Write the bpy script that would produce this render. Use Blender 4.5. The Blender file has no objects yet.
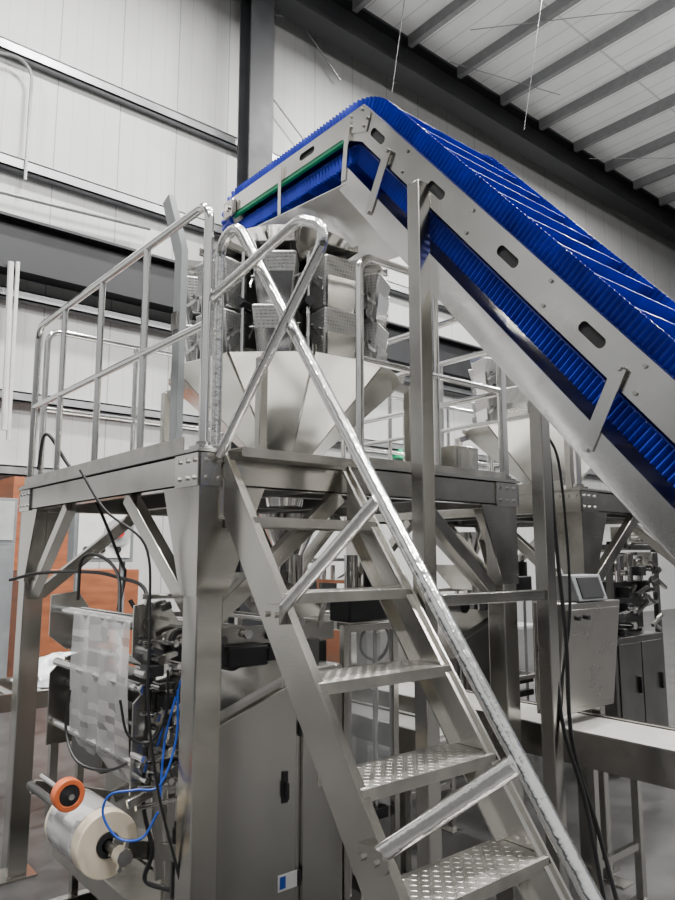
import bpy, bmesh, math, random
from mathutils import Vector, Matrix
random.seed(7)
V = Vector
COL = bpy.context.scene.collection
# ------------------------------------------------------------------ camera model
FPX = 720.0
PITCH = math.atan(105/720.0)
YAW = math.radians(50.2)
CAM = V((-1.484, -2.688, 2.0))
FH = V((math.cos(YAW), math.sin(YAW), 0)); RT = V((math.sin(YAW), -math.cos(YAW), 0))
def ray(px, py):
    u = px-337.5; c = 450-py
    fw = FPX*math.cos(PITCH)-c*math.sin(PITCH)
    up = c*math.cos(PITCH)+FPX*math.sin(PITCH)
    return FH*fw + RT*u + V((0, 0, up)), fw
def at(px, py, x=None, y=None, z=None, D=None):
    d, fw = ray(px, py)
    if x is not None: t = (x-CAM.x)/d.x
    elif y is not None: t = (y-CAM.y)/d.y
    elif z is not None: t = (z-CAM.z)/d.z
    else: t = D/fw
    return CAM+d*t
# ------------------------------------------------------------------ mesh helper
def fillet(pts, r, n=6):
    pts = [V(p) for p in pts]
    out = [pts[0]]
    for i in range(1, len(pts)-1):
        p, a, b = pts[i], pts[i-1], pts[i+1]
        da = (a-p).normalized(); db = (b-p).normalized()
        ang = da.angle(db)
        if ang > math.radians(178): out.append(p); continue
        rr = r[i-1] if isinstance(r, (list, tuple)) else r
        t = min(rr/math.tan(ang/2), (a-p).length*.49, (b-p).length*.49)
        rr = t*math.tan(ang/2)
        c = p+(da+db).normalized()*(rr/math.sin(ang/2))
        s = p+da*t-c; e = p+db*t-c
        tot = s.angle(e); ax = s.cross(e).normalized()
        for k in range(n+1):
            out.append(c+Matrix.Rotation(tot*k/n, 3, ax) @ s)
    out.append(pts[-1])
    return out
class MB:
    def __init__(s): s.v = []; s.f = []
    def add(s, vs, fs):
        o = len(s.v); s.v += [V(p) for p in vs]; s.f += [[i+o for i in f] for f in fs]; return s
    def box(s, x0, x1, y0, y1, z0, z1):
        return s.hexa([(x0,y0,z0),(x1,y0,z0),(x1,y1,z0),(x0,y1,z0)], [(x0,y0,z1),(x1,y0,z1),(x1,y1,z1),(x0,y1,z1)])
    def hexa(s, b, t):
        return s.add(list(b)+list(t), [(0,3,2,1),(4,5,6,7),(0,1,5,4),(1,2,6,5),(2,3,7,6),(3,0,4,7)])
    def bar(s, p0, p1, w, h, up=(0,0,1)):
        p0 = V(p0); p1 = V(p1); d = (p1-p0).normalized(); up = V(up)
        a = d.cross(up)
        if a.length < 1e-4: a = d.cross(V((1,0,0)))
        a.normalize(); b = a.cross(d).normalized()
        a = a*w/2; b = b*h/2
        return s.hexa([p0-a-b, p0+a-b, p0+a+b, p0-a+b], [p1-a-b, p1+a-b, p1+a+b, p1-a+b])
    def cyl(s, p0, p1, r0, r1=None, n=18):
        if r1 is None: r1 = r0
        p0 = V(p0); p1 = V(p1); d = (p1-p0).normalized()
        a = d.cross(V((0,0,1)) if abs(d.z) < .9 else V((1,0,0))).normalized(); b = d.cross(a)
        vs = []
        for p, r in ((p0, r0), (p1, r1)):
            for k in range(n):
                t = 2*math.pi*k/n; vs.append(p+a*math.cos(t)*r+b*math.sin(t)*r)
        fs = [(k, (k+1) % n, n+(k+1) % n, n+k) for k in range(n)]
        fs += [tuple(range(n))[::-1], tuple(range(n, 2*n))]
        return s.add(vs, fs)
    def tube(s, pts, r, n=10):
        pts = [V(p) for p in pts]
        q = [pts[0]]
        for p in pts[1:]:
            if (p-q[-1]).length > 1e-5: q.append(p)
        pts = q; m = len(pts); vs = []; prev = None
        for i, p in enumerate(pts):
            d = (pts[min(i+1, m-1)]-pts[max(i-1, 0)]).normalized()
            if prev is None: a = d.cross(V((0,0,1)) if abs(d.z) < .9 else V((1,0,0)))
            else: a = prev-d*prev.dot(d)
            a.normalize(); prev = a; b = d.cross(a)
            for k in range(n):
                t = 2*math.pi*k/n; vs.append(p+(a*math.cos(t)+b*math.sin(t))*r)
        fs = [(i*n+k, i*n+(k+1) % n, (i+1)*n+(k+1) % n, (i+1)*n+k) for i in range(m-1) for k in range(n)]
        fs += [tuple(range(n))[::-1], tuple(range((m-1)*n, m*n))]
        return s.add(vs, fs)
    def prism(s, pts, axis, a, b):
        def P(p, c):
            if axis == 'x': return (c, p[0], p[1])
            if axis == 'y': return (p[0], c, p[1])
            return (p[0], p[1], c)
        n = len(pts)
        return s.add([P(p, a) for p in pts]+[P(p, b) for p in pts],
            [tuple(range(n))[::-1], tuple(range(n, 2*n))]+[(i, (i+1) % n, n+(i+1) % n, n+i) for i in range(n)])
    def lathe(s, c, prof, n=40):
        c = V(c); m = len(prof); vs = []
        for r, z in prof:
            for k in range(n):
                t = 2*math.pi*k/n; vs.append(c+V((r*math.cos(t), r*math.sin(t), z)))
        fs = [(q*n+k, q*n+(k+1) % n, ((q+1) % m)*n+(k+1) % n, ((q+1) % m)*n+k) for q in range(m) for k in range(n)]
        return s.add(vs, fs)
    def ring(s, c, axis, r0, r1, h, n=32):
        c = V(c); d = V(axis).normalized(); a = d.cross(V((0,0,1)) if abs(d.z) < .9 else V((1,0,0))).normalized(); b = d.cross(a)
        vs = []
        for rr, hh in ((r0, 0), (r1, 0), (r1, h), (r0, h)):
            for k in range(n):
                t = 2*math.pi*k/n; vs.append(c+d*hh+(a*math.cos(t)+b*math.sin(t))*rr)
        fs = []
        for q in range(4):
            for k in range(n):
                fs.append((q*n+k, q*n+(k+1) % n, ((q+1) % 4)*n+(k+1) % n, ((q+1) % 4)*n+k))
        return s.add(vs, fs)
    def build(s, name, mat, parent=None, bevel=0, label=None, kind=None, origin=None):
        off = V((0,0,0)); p = parent
        while p is not None: off += p.location; p = p.parent
        vs = s.v
        if parent is None:
            if origin is None:
                xs = [v.x for v in vs]; ys = [v.y for v in vs]; zs = [v.z for v in vs]
                origin = V(((min(xs)+max(xs))/2, (min(ys)+max(ys))/2, min(zs)))
            off = V(origin)
        me = bpy.data.meshes.new(name)
        me.from_pydata([v-off for v in vs], [], s.f)
        bm = bmesh.new(); bm.from_mesh(me); bmesh.ops.recalc_face_normals(bm, faces=bm.faces); bm.to_mesh(me); bm.free()
        for p in me.polygons: p.use_smooth = True
        me.set_sharp_from_angle(angle=math.radians(38))
        me.materials.append(mat)
        o = bpy.data.objects.new(name, me); COL.objects.link(o)
        if parent is None: o.location = off
        else: o.parent = parent
        if bevel:
            m = o.modifiers.new('bevel', 'BEVEL'); m.width = bevel; m.segments = 2; m.limit_method = 'ANGLE'; m.angle_limit = math.radians(40)
        if label: o['label'] = label
        if kind: o['kind'] = kind
        return o
def thing(name, label, cat, loc, group=None):
    o = bpy.data.objects.new(name, None); COL.objects.link(o); o.location = loc
    o.empty_display_size = .1
    return tag(o, label, cat, group)
def tag(o, label, cat, group=None):
    o['label'] = label; o['category'] = cat
    if group: o['group'] = group
    return o
def struct(o): o['kind'] = 'structure'; return o
def copy_tree(o, parent=None, skip=()):
    kids = [c for c in bpy.data.objects if c.parent == o]
    c = o.copy(); COL.objects.link(c); c.parent = parent
    for k in kids:
        if not k.name.startswith(skip or ('~',)): copy_tree(k, c)
    return c
def dup(o, dx, label, dy=0, skip=()):
    c = copy_tree(o, None, skip); c.location = o.location+V((dx, dy, 0)); c['label'] = label
    return c
# ------------------------------------------------------------------ materials
def newmat(name):
    m = bpy.data.materials.new(name); m.use_nodes = True
    nt = m.node_tree; return m, nt, nt.nodes['Principled BSDF']
def N(nt, t, **k):
    n = nt.nodes.new(t)
    for a, b in k.items():
        if a in n.inputs: n.inputs[a].default_value = b
        else: setattr(n, a, b)
    return n
def mat(name, col, rough=.5, metal=0, var=.12, scale=6, stretch=(1,1,1), bump=.0, bscale=60, rvar=.12, alpha=1, coat=0):
    m, nt, b = newmat(name)
    tc = N(nt, 'ShaderNodeTexCoord'); mp = N(nt, 'ShaderNodeMapping'); mp.inputs['Scale'].default_value = stretch
    nt.links.new(tc.outputs['Object'], mp.inputs['Vector'])
    no = N(nt, 'ShaderNodeTexNoise'); no.inputs['Scale'].default_value = scale; no.inputs['Detail'].default_value = 5
    nt.links.new(mp.outputs[0], no.inputs['Vector'])
    cr = N(nt, 'ShaderNodeValToRGB')
    cr.color_ramp.elements[0].position = .3; cr.color_ramp.elements[1].position = .7
    cr.color_ramp.elements[0].color = [c*(1-var) for c in col]+[1]
    cr.color_ramp.elements[1].color = [min(1, c*(1+var)) for c in col]+[1]
    nt.links.new(no.outputs['Fac'], cr.inputs[0]); nt.links.new(cr.outputs[0], b.inputs['Base Color'])
    mr = N(nt, 'ShaderNodeMapRange'); mr.inputs['To Min'].default_value = max(.03, rough-rvar); mr.inputs['To Max'].default_value = min(1, rough+rvar)
    nt.links.new(no.outputs['Fac'], mr.inputs['Value']); nt.links.new(mr.outputs[0], b.inputs['Roughness'])
    b.inputs['Metallic'].default_value = metal
    if coat: b.inputs['Coat Weight'].default_value = coat
    if bump:
        n2 = N(nt, 'ShaderNodeTexNoise'); n2.inputs['Scale'].default_value = bscale; n2.inputs['Detail'].default_value = 3
        nt.links.new(mp.outputs[0], n2.inputs['Vector'])
        bp = N(nt, 'ShaderNodeBump'); bp.inputs['Strength'].default_value = bump; bp.inputs['Distance'].default_value = .01
        nt.links.new(n2.outputs['Fac'], bp.inputs['Height']); nt.links.new(bp.outputs[0], b.inputs['Normal'])
    if alpha < 1: b.inputs['Alpha'].default_value = alpha
    return m
STEEL = mat('brushed_stainless', (.58,.565,.53), .22, 1, .14, 3, (1,1,1), .03, 90)
STEELV = mat('brushed_stainless_vertical', (.54,.53,.50), .22, 1, .11, 2.5, (1,1,.5), .02, 40, rvar=.09)
MSTEEL = mat('mid_stainless', (.40,.39,.37), .28, 1, .1, 3, bump=.02, bscale=20)
BRIGHT = mat('polished_stainless', (.84,.835,.82), .12, 1, .05, 5, rvar=.05)
SATIN = mat('satin_sheet', (.70,.69,.66), .2, 1, .1, 2, bump=.025, bscale=12)
CONE = mat('cone_sheet', (.62,.61,.585), .22, 1, .1, 3, bump=.03, bscale=8)
TREAD = mat('worn_tread_plate', (.52,.505,.475), .40, 1, .18, 9, bump=.05, bscale=40)
SHINY = mat('shiny_tray', (.78,.77,.75), .14, .95, .14, 1.5, rvar=.09, bump=.05, bscale=4)
TRAYB = mat('bright_under_tray', (.85,.84,.83), .18, .6, .12, 2.5, rvar=.12, bump=.08, bscale=5)
WRAP = mat('wrapped_tube', (.84,.84,.83), .16, 1, .05, 20, bump=.3, bscale=34, rvar=.06)
DSTEEL = mat('dark_stainless', (.2,.2,.195), .35, 1, .15, 4)
BLACK = mat('black_plastic', (.018,.018,.02), .45, 0, .3, 10)
MATTE = mat('slot_shade_black', (.006,.006,.008), .85, 0, .2, 10)  # painted shade, seen through the conveyor side slots
CABLE = mat('black_cable', (.012,.012,.013), .4)
GREY = mat('grey_paint', (.2,.21,.22), .5)
LGREY = mat('light_grey_paint', (.42,.43,.43), .5)
WHITE = mat('white_plastic', (.8,.8,.78), .45, var=.05)
CREAM = mat('film_roll_cream', (.80,.70,.54), .35, var=.05)
BLUE = mat('blue_belt', (.006,.024,.38), .36, 0, .25, 8)
BLUED = mat('blue_belt_base', (.004,.016,.24), .42, 0, .25, 8)
HOSE = mat('blue_hose', (.02,.09,.5), .35)
GREEN = mat('green_guide', (.0,.2,.09), .4)
ORANGE = mat('orange_clamp', (.75,.16,.05), .4)
RED = mat('red_button', (.6,.02,.02), .35)
WOOD = mat('red_brown_plywood', (.29,.092,.036), .6, 0, .3, 2, (1,1,5))
BEAMD = mat('dark_structural_steel', (.02,.021,.024), .5, .3, .15, 3)
GIRT = mat('galvanised_girt', (.34,.35,.36), .42, .7, .1, 4)
COND = mat('conduit_grey', (.26,.265,.27), .4, .6)
PIPEW = mat('white_pipe', (.55,.55,.55), .45)
PURL = mat('purlin_grey', (.2,.205,.21), .5, .2)
LBLUE = mat('light_blue_bin', (.10,.38,.62), .5)
BELTW = mat('light_grey_belt', (.46,.45,.43), .4, var=.08)
GLASS = mat('clear_guard', (.35,.37,.38), .08, 0, .1, alpha=.25)
PLAST = mat('clear_bag', (.75,.77,.8), .2, 0, .1, 12, bump=.8, bscale=15)
def checker(name, col):
    m, nt, b = newmat(name); b.inputs['Metallic'].default_value = 1; b.inputs['Base Color'].default_value = (*col, 1); b.inputs['Roughness'].default_value = .36
    tc = N(nt, 'ShaderNodeTexCoord'); hs = []
    for ang, off in ((45, 0), (-45, .5)):
        mp = N(nt, 'ShaderNodeMapping'); mp.inputs['Rotation'].default_value = (0, 0, math.radians(ang)); mp.inputs['Scale'].default_value = (16, 40, 1); mp.inputs['Location'].default_value = (off, off, 0)
        nt.links.new(tc.outputs['Object'], mp.inputs['Vector'])
        vo = N(nt, 'ShaderNodeTexVoronoi'); vo.inputs['Scale'].default_value = 1; vo.inputs['Randomness'].default_value = 0
        nt.links.new(mp.outputs[0], vo.inputs['Vector'])
        r = N(nt, 'ShaderNodeMapRange'); r.inputs['From Min'].default_value = .2; r.inputs['From Max'].default_value = .34; r.inputs['To Min'].default_value = 1; r.inputs['To Max'].default_value = 0
        nt.links.new(vo.outputs['Distance'], r.inputs['Value']); hs.append(r)
    mx = N(nt, 'ShaderNodeMath', operation='MAXIMUM'); nt.links.new(hs[0].outputs[0], mx.inputs[0]); nt.links.new(hs[1].outputs[0], mx.inputs[1])
    bp = N(nt, 'ShaderNodeBump'); bp.inputs['Strength'].default_value = .8; bp.inputs['Distance'].default_value = .004
    nt.links.new(mx.outputs[0], bp.inputs['Height']); nt.links.new(bp.outputs[0], b.inputs['Normal'])
    return m
CHECK = checker('checker_plate', (.5,.5,.48))
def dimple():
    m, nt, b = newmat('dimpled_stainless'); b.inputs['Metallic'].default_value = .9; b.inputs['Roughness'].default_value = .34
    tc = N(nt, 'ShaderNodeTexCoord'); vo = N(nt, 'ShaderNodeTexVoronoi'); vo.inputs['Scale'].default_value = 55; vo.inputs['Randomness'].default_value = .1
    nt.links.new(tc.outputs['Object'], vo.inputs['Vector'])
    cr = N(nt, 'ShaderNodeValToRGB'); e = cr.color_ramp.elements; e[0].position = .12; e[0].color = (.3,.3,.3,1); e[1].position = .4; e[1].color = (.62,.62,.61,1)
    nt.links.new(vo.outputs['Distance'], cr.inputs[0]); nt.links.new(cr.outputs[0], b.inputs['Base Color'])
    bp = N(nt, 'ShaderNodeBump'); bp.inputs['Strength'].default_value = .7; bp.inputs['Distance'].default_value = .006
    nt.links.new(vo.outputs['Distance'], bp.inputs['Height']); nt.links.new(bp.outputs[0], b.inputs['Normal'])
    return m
DIMPLE = dimple()
def wallmat(name, col, axis, pitch, dark, axis2=None, pitch2=1, w=.02):
    m, nt, b = newmat(name); b.inputs['Roughness'].default_value = .55
    tc = N(nt, 'ShaderNodeTexCoord'); sp = N(nt, 'ShaderNodeSeparateXYZ'); nt.links.new(tc.outputs['Object'], sp.inputs[0])
    def seam(out, p, w):
        d = N(nt, 'ShaderNodeMath', operation='DIVIDE'); d.inputs[1].default_value = p; nt.links.new(out, d.inputs[0])
        f = N(nt, 'ShaderNodeMath', operation='FRACT'); nt.links.new(d.outputs[0], f.inputs[0])
        l = N(nt, 'ShaderNodeMath', operation='LESS_THAN'); l.inputs[1].default_value = w; nt.links.new(f.outputs[0], l.inputs[0])
        return l
    a = seam(sp.outputs[axis], pitch, w)
    if axis2 is not None:
        a2 = seam(sp.outputs[axis2], pitch2, .02); mm = N(nt, 'ShaderNodeMath', operation='MAXIMUM')
        nt.links.new(a.outputs[0], mm.inputs[0]); nt.links.new(a2.outputs[0], mm.inputs[1]); a = mm
    no = N(nt, 'ShaderNodeTexNoise'); no.inputs['Scale'].default_value = 1.2; no.inputs['Detail'].default_value = 6; nt.links.new(tc.outputs['Object'], no.inputs['Vector'])
    cr = N(nt, 'ShaderNodeValToRGB'); cr.color_ramp.elements[0].color = [c*.85 for c in col]+[1]; cr.color_ramp.elements[1].color = [min(1, c*1.08) for c in col]+[1]
    nt.links.new(no.outputs['Fac'], cr.inputs[0])
    mx = N(nt, 'ShaderNodeMix', data_type='RGBA')
    mx.inputs[7].default_value = (*dark, 1)
    nt.links.new(a.outputs[0], mx.inputs[0]); nt.links.new(cr.outputs[0], mx.inputs[6]); nt.links.new(mx.outputs[2], b.inputs['Base Color'])
    return m
WALL = wallmat('insulated_wall_panel', (.50,.505,.505), 0, 1.25, (.27,.275,.28), 0, .3125, .02)
CEIL = wallmat('ceiling_liner', (.78,.79,.80), 0, .5, (.52,.53,.54), 1, 3.2, .07)
def floormat():
    m, nt, b = newmat('polished_concrete')
    tc = N(nt, 'ShaderNodeTexCoord'); no = N(nt, 'ShaderNodeTexNoise'); no.inputs['Scale'].default_value = 2.2; no.inputs['Detail'].default_value = 9; no.inputs['Roughness'].default_value = .65
    nt.links.new(tc.outputs['Object'], no.inputs['Vector'])
    cr = N(nt, 'ShaderNodeValToRGB'); e = cr.color_ramp.elements; e[0].position = .3; e[1].position = .72
    e[0].color = (.024,.024,.025,1); e[1].color = (.08,.078,.076,1)
    nt.links.new(no.outputs['Fac'], cr.inputs[0]); nt.links.new(cr.outputs[0], b.inputs['Base Color'])
    b.inputs['Roughness'].default_value = .38
    bp = N(nt, 'ShaderNodeBump'); bp.inputs['Strength'].default_value = .15; nt.links.new(no.outputs['Fac'], bp.inputs['Height']); nt.links.new(bp.outputs[0], b.inputs['Normal'])
    return m
FLOOR = floormat()
def printmat():
    m, nt, b = newmat('printed_film'); b.inputs['Roughness'].default_value = .1
    tc = N(nt, 'ShaderNodeTexCoord'); sp = N(nt, 'ShaderNodeSeparateXYZ'); nt.links.new(tc.outputs['Object'], sp.inputs[0])
    mp = N(nt, 'ShaderNodeMapping'); mp.inputs['Scale'].default_value = (1, 9, 30); nt.links.new(tc.outputs['Object'], mp.inputs['Vector'])
    vo = N(nt, 'ShaderNodeTexVoronoi'); vo.inputs['Scale'].default_value = 1; vo.inputs['Randomness'].default_value = .4; nt.links.new(mp.outputs[0], vo.inputs['Vector'])
    sc = N(nt, 'ShaderNodeSeparateColor'); nt.links.new(vo.outputs['Color'], sc.inputs[0])
    cr = N(nt, 'ShaderNodeValToRGB'); cr.color_ramp.interpolation = 'CONSTANT'; e = cr.color_ramp.elements
    e[0].color = (.60,.60,.61,1); e[1].position = .6; e[1].color = (.82,.82,.81,1)
    x = e.new(.88); x.color = (.40,.39,.40,1)
    nt.links.new(sc.outputs[0], cr.inputs[0]); nt.links.new(cr.outputs[0], b.inputs['Base Color'])
    b.inputs['Alpha'].default_value = .66
    return m
PRINT = printmat()
# ------------------------------------------------------------------ setting
YW = 10.5
struct(MB().box(-14, 34, -14, YW+.2, -.1, 0).build('floor', FLOOR, origin=(0,0,0)))
struct(MB().box(-14, 34, YW, YW+.2, 0, 16.2).build('wall_back', WALL, origin=(0,YW,0)))
ZC = at(500, 128, y=YW-.4).z+.35
struct(MB().box(-14, 34, -14, YW-.001, ZC, ZC+.2).build('ceiling', CEIL, origin=(0,0,ZC)))
ti = 1
for py, hgt in ((45, .22), (160, .22), (292, .18), (395, .18), (470, .18)):
    z = at(0, py, y=YW-.1).z
    mb = MB(); mb.box(-12, 33, YW-.2, YW-.002, z-hgt/2, z-hgt/2+.03); mb.box(-12, 33, YW-.2, YW-.17, z-hgt/2, z+hgt/2); mb.box(-12, 33, YW-.2, YW-.002, z+hgt/2-.03, z+hgt/2)
    struct(mb.build('trim_%d' % ti, GIRT)); ti += 1
zt = at(0, 213, y=YW-.5).z; zb = at(0, 268, y=YW-.5).z
mb = MB(); mb.box(-12, 33, YW-.6, YW-.22, zt-.05, zt); mb.box(-12, 33, YW-.6, YW-.22, zb, zb+.05); mb.box(-12, 33, YW-.43, YW-.39, zb+.05, zt-.05)
tag(mb.build('steel_beam', BEAMD), 'deep dark horizontal steel beam running along the back wall behind the platform', 'beam')
xc = at(247, 100, y=YW-.5).x
ctop = ZC-.96
mb = MB(); mb.box(xc-.3, xc+.3, YW-1.1, YW-1.06, 0, ctop); mb.box(xc-.3, xc+.3, YW-.66, YW-.62, 0, ctop); mb.box(xc-.02, xc+.02, YW-1.06, YW-.66, 0, ctop)
tag(mb.build('steel_column', BEAMD, bevel=.004), 'dark steel column standing in front of the back wall above the conveyor head', 'column')
mb = MB(); mb.box(-12, 33, YW-1.1, YW-.5, ZC-.95, ZC-.88); mb.box(-12, 33, YW-1.1, YW-.5, ZC-.08, ZC-.003); mb.box(-12, 33, YW-.83, YW-.78, ZC-.88, ZC-.08)
tag(mb.build('rafter', BEAMD), 'dark deep roof girder running under the ceiling along the back wall', 'beam')
for k in range(15):
    x = 3.2+k*1.95
    mb = MB(); mb.box(x, x+.03, -13.9, YW-1.12, ZC-.28, ZC-.003); mb.box(x, x+.15, -13.9, YW-1.12, ZC-.31, ZC-.28)
    tag(mb.build('purlin', PURL), 'grey roof purlin crossing the white ceiling above the girder', 'purlin', 'ceiling purlins')
def croof(px, py):
    p = at(px, py, z=ZC-.325); p.y = min(p.y, YW-1.2); return p
for (a, b, lb) in (((575, 165), (690, 158), 'thin roof brace rod nearly level at the right edge of the ceiling'), ((450, 62), (560, 95), 'thin roof brace rod crossing the purlins above the blue conveyor'), ((470, 30), (640, 10), 'thin roof brace rod highest in the ceiling')):
    tag(MB().cyl(croof(*a), croof(*b), .012, n=8).build('brace_rod', COND), lb, 'rod')
tag(MB().cyl(at(262, 84, y=YW-.22), at(330, 175, y=YW-.22), .02, n=8).build('brace_rod', COND), 'thin wall brace rod running down right beside the dark column', 'rod')
p = at(556, 0, y=5.0); q = at(524, 130, y=5.0)
tag(MB().cyl((p.x, p.y, ZC-.003), (q.x, q.y, q.z), .006, n=8).build('hanger_rod', BEAMD), 'long thin rod hanging from the ceiling above the blue conveyor', 'rod')
p = at(412, 40, y=7.5)
tag(MB().cyl((p.x, p.y, ZC-.003), at(392, 92, y=7.5), .008, n=8).build('hanger_rod', BEAMD), 'short thin rod hanging near the dark girder', 'rod')
def conduit(pxs, r, label, y=YW-.2, m=COND):
    mb = MB(); mb.tube(fillet([at(a, b, y=y-r) for a, b in pxs], .3), r, 8)
    return tag(mb.build('conduit', m), label, 'pipe')
conduit([(-60, 40), (33, 60), (25, 180)], .03, 'grey conduit bending down the upper left wall panel')
conduit([(-20, 187), (60, 207), (150, 229)], .035, 'grey conduit running level just above the dark beam')
conduit([(11, 262), (4, 430)], .05, 'white vertical pipe at the far left of the wall under the beam', YW-.6, PIPEW)
conduit([(18, 262), (8, 440)], .035, 'thinner vertical pipe second from the left of the wall', YW-.6, PIPEW)
conduit([(340, 80), (300, 20), (268, 12)], .03, 'thin conduit near the top of the wall right of the column')
p0 = at(398, 449, y=YW-.2); p1 = at(411, 459, y=YW-.2)
tag(MB().box(p0.x, p1.x, YW-.25, YW-.002, p1.z, p0.z).build('exit_sign', mat('green_sign', (.02,.55,.25), .4)), 'small green exit sign on the back wall beyond the platform railing', 'sign')

# ------------------------------------------------------------------ platform
PX, PY, ZP = 2.18, 2.45, 2.45
def guardrail(root, a, b, posts, label):
    a = V(a); b = V(b); h = V((0,0,1.13)); d = (b-a).normalized()
    g = MB().tube(fillet([a, a+h, b+h, b], .09), .022, 12).build('guardrail', BRIGHT, root, label=label)
    MB().cyl(a+V((0,0,.56))+d*.015, b+V((0,0,.56))-d*.015, .019, n=12).build('mid_rail', BRIGHT, g)
    for t in posts:
        p = a+(b-a)*t
        MB().cyl(p, p+h-V((0,0,.015)), .019, n=12).build('post', BRIGHT, g)
    for p in (a, b):
        mb = MB(); mb.box(p.x-.045, p.x+.045, p.y-.045, p.y+.045, ZP, ZP+.012); mb.cyl(p+V((0,0,.012)), p+V((0,0,.03)), .034, n=12); mb.build('foot_flange', STEEL, g)
def make_platform():
    root = thing('work_platform', 'tall stainless steel work platform carrying the near weigher, beside the stairs', 'platform', (PX/2, PY/2, 0))
    hx0, hx1, hy0, hy1 = .9, 1.5, .7, 1.3
    mb = MB()
    mb.box(-.02, hx0, -.02, PY+.02, ZP-.015, ZP); mb.box(hx1, PX+.02, -.02, PY+.02, ZP-.015, ZP)
    mb.box(hx0, hx1, -.02, hy0, ZP-.015, ZP); mb.box(hx0, hx1, hy1, PY+.02, ZP-.015, ZP)
    mb.build('deck', CHECK, root)
    MB().box(-.018, -.012, .12, PY-.1, ZP+.001, ZP+.06).build('kick_plate', TREAD, root)
    MB().box(.9, PX-.12, -.018, -.012, ZP+.001, ZP+.04).build('kick_plate', TREAD, root)
    def channel(a, b, inward):
        a = V(a); b = V(b); i = V(inward); mb = MB()
        mb.bar(a+i*.004, b+i*.004, .008, .14)
        for s in (-.066, .066): mb.bar(a+i*.03+V((0,0,s)), b+i*.03+V((0,0,s)), .06, .008)
        mb.build('edge_beam', STEEL, root)
    zc = ZP-.085
    channel((0,0,zc), (PX,0,zc), (0,1,0)); channel((0,PY,zc), (PX,PY,zc), (0,-1,0))
    channel((0,0,zc), (0,PY,zc), (1,0,0)); channel((PX,0,zc), (PX,PY,zc), (-1,0,0))
    for x in (.75, 1.6): MB().bar((x,.06,zc), (x,PY-.06,zc), .05, .1).build('joist', DSTEEL, root, bevel=.003)
    for y in (.55, 1.45): MB().bar((.77,y,zc+.001), (1.58,y,zc+.001), .05, .1).build('joist', DSTEEL, root, bevel=.003)
    for cx, sx in ((0,1), (PX,-1)):
        for cy, sy in ((0,1), (PY,-1)):
            w = .125
            x0, x1 = sorted((cx+sx*.01, cx+sx*(.01+w))); y0, y1 = sorted((cy+sy*.01, cy+sy*(.01+w)))
            leg = MB().box(x0, x1, y0, y1, .012, ZP-.155).build('leg', STEELV, root, bevel=.006)
            MB().box(x0-.05, x1+.05, y0-.05, y1+.05, 0, .012).build('foot_plate', STEEL, leg)
            for axis in 'xy':
                c, s, q, r = (cx, sx, cy, sy) if axis == 'y' else (cy, sy, cx, sx)
                pts = [(c+s*.0, ZP-.155), (c+s*.33, ZP-.155), (c+s*.145, ZP-.62), (c+s*.0, ZP-.62)]
                MB().prism(pts, axis, q+r*.001, q+r*.009).build('gusset', STEEL, leg)
            for axis in 'xy':
                mb = MB()
                c, s, q, r = (cx, sx, cy, sy) if axis == 'y' else (cy, sy, cx, sx)
                mb.prism([(c-s*.012, ZP-.02), (c+s*.2, ZP-.02), (c+s*.2, ZP-.16), (c-s*.012, ZP-.16)], axis, q-r*.012, q-r*.002)
                for u in (.03, .09, .16):
                    for zz in (-.05, -.125):
                        a3 = (c+s*u, q-r*.012, ZP+zz) if axis == 'y' else (q-r*.012, c+s*u, ZP+zz)
                        b3 = (c+s*u, q-r*.022, ZP+zz) if axis == 'y' else (q-r*.022, c+s*u, ZP+zz)
                        mb.cyl(a3, b3, .011, n=6)
                mb.build('corner_plate', SATIN, root)
            MB().bar((cx+sx*.07, cy+sy*.13, 1.74), (cx+sx*.05, cy+sy*.80, ZP-.16), .06, .075).build('brace', STEEL, root, bevel=.004)
            MB().bar((cx+sx*.13, cy+sy*.07, 1.74), (cx+sx*.80, cy+sy*.05, ZP-.16), .06, .075, ).build('brace', STEEL, root, bevel=.004)
    guardrail(root, (.03,.03,ZP), (.03,PY-.05,ZP), (.27, .52, .78), 'left guardrail of polished tube')
    guardrail(root, (.10,PY-.03,ZP), (PX-.08,PY-.03,ZP), (.33, .66), 'rear guardrail of polished tube')
    guardrail(root, (PX-.03,.05,ZP), (PX-.03,PY-.05,ZP), (.33, .66), 'right guardrail of polished tube')
    guardrail(root, (.93,.03,ZP), (PX-.08,.03,ZP), (.5,), 'front guardrail beside the stair opening')
    return root
plat = make_platform()
dup(plat, 2.9, 'farther stainless work platform partly hidden behind the blue conveyor, right of the near one')

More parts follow.
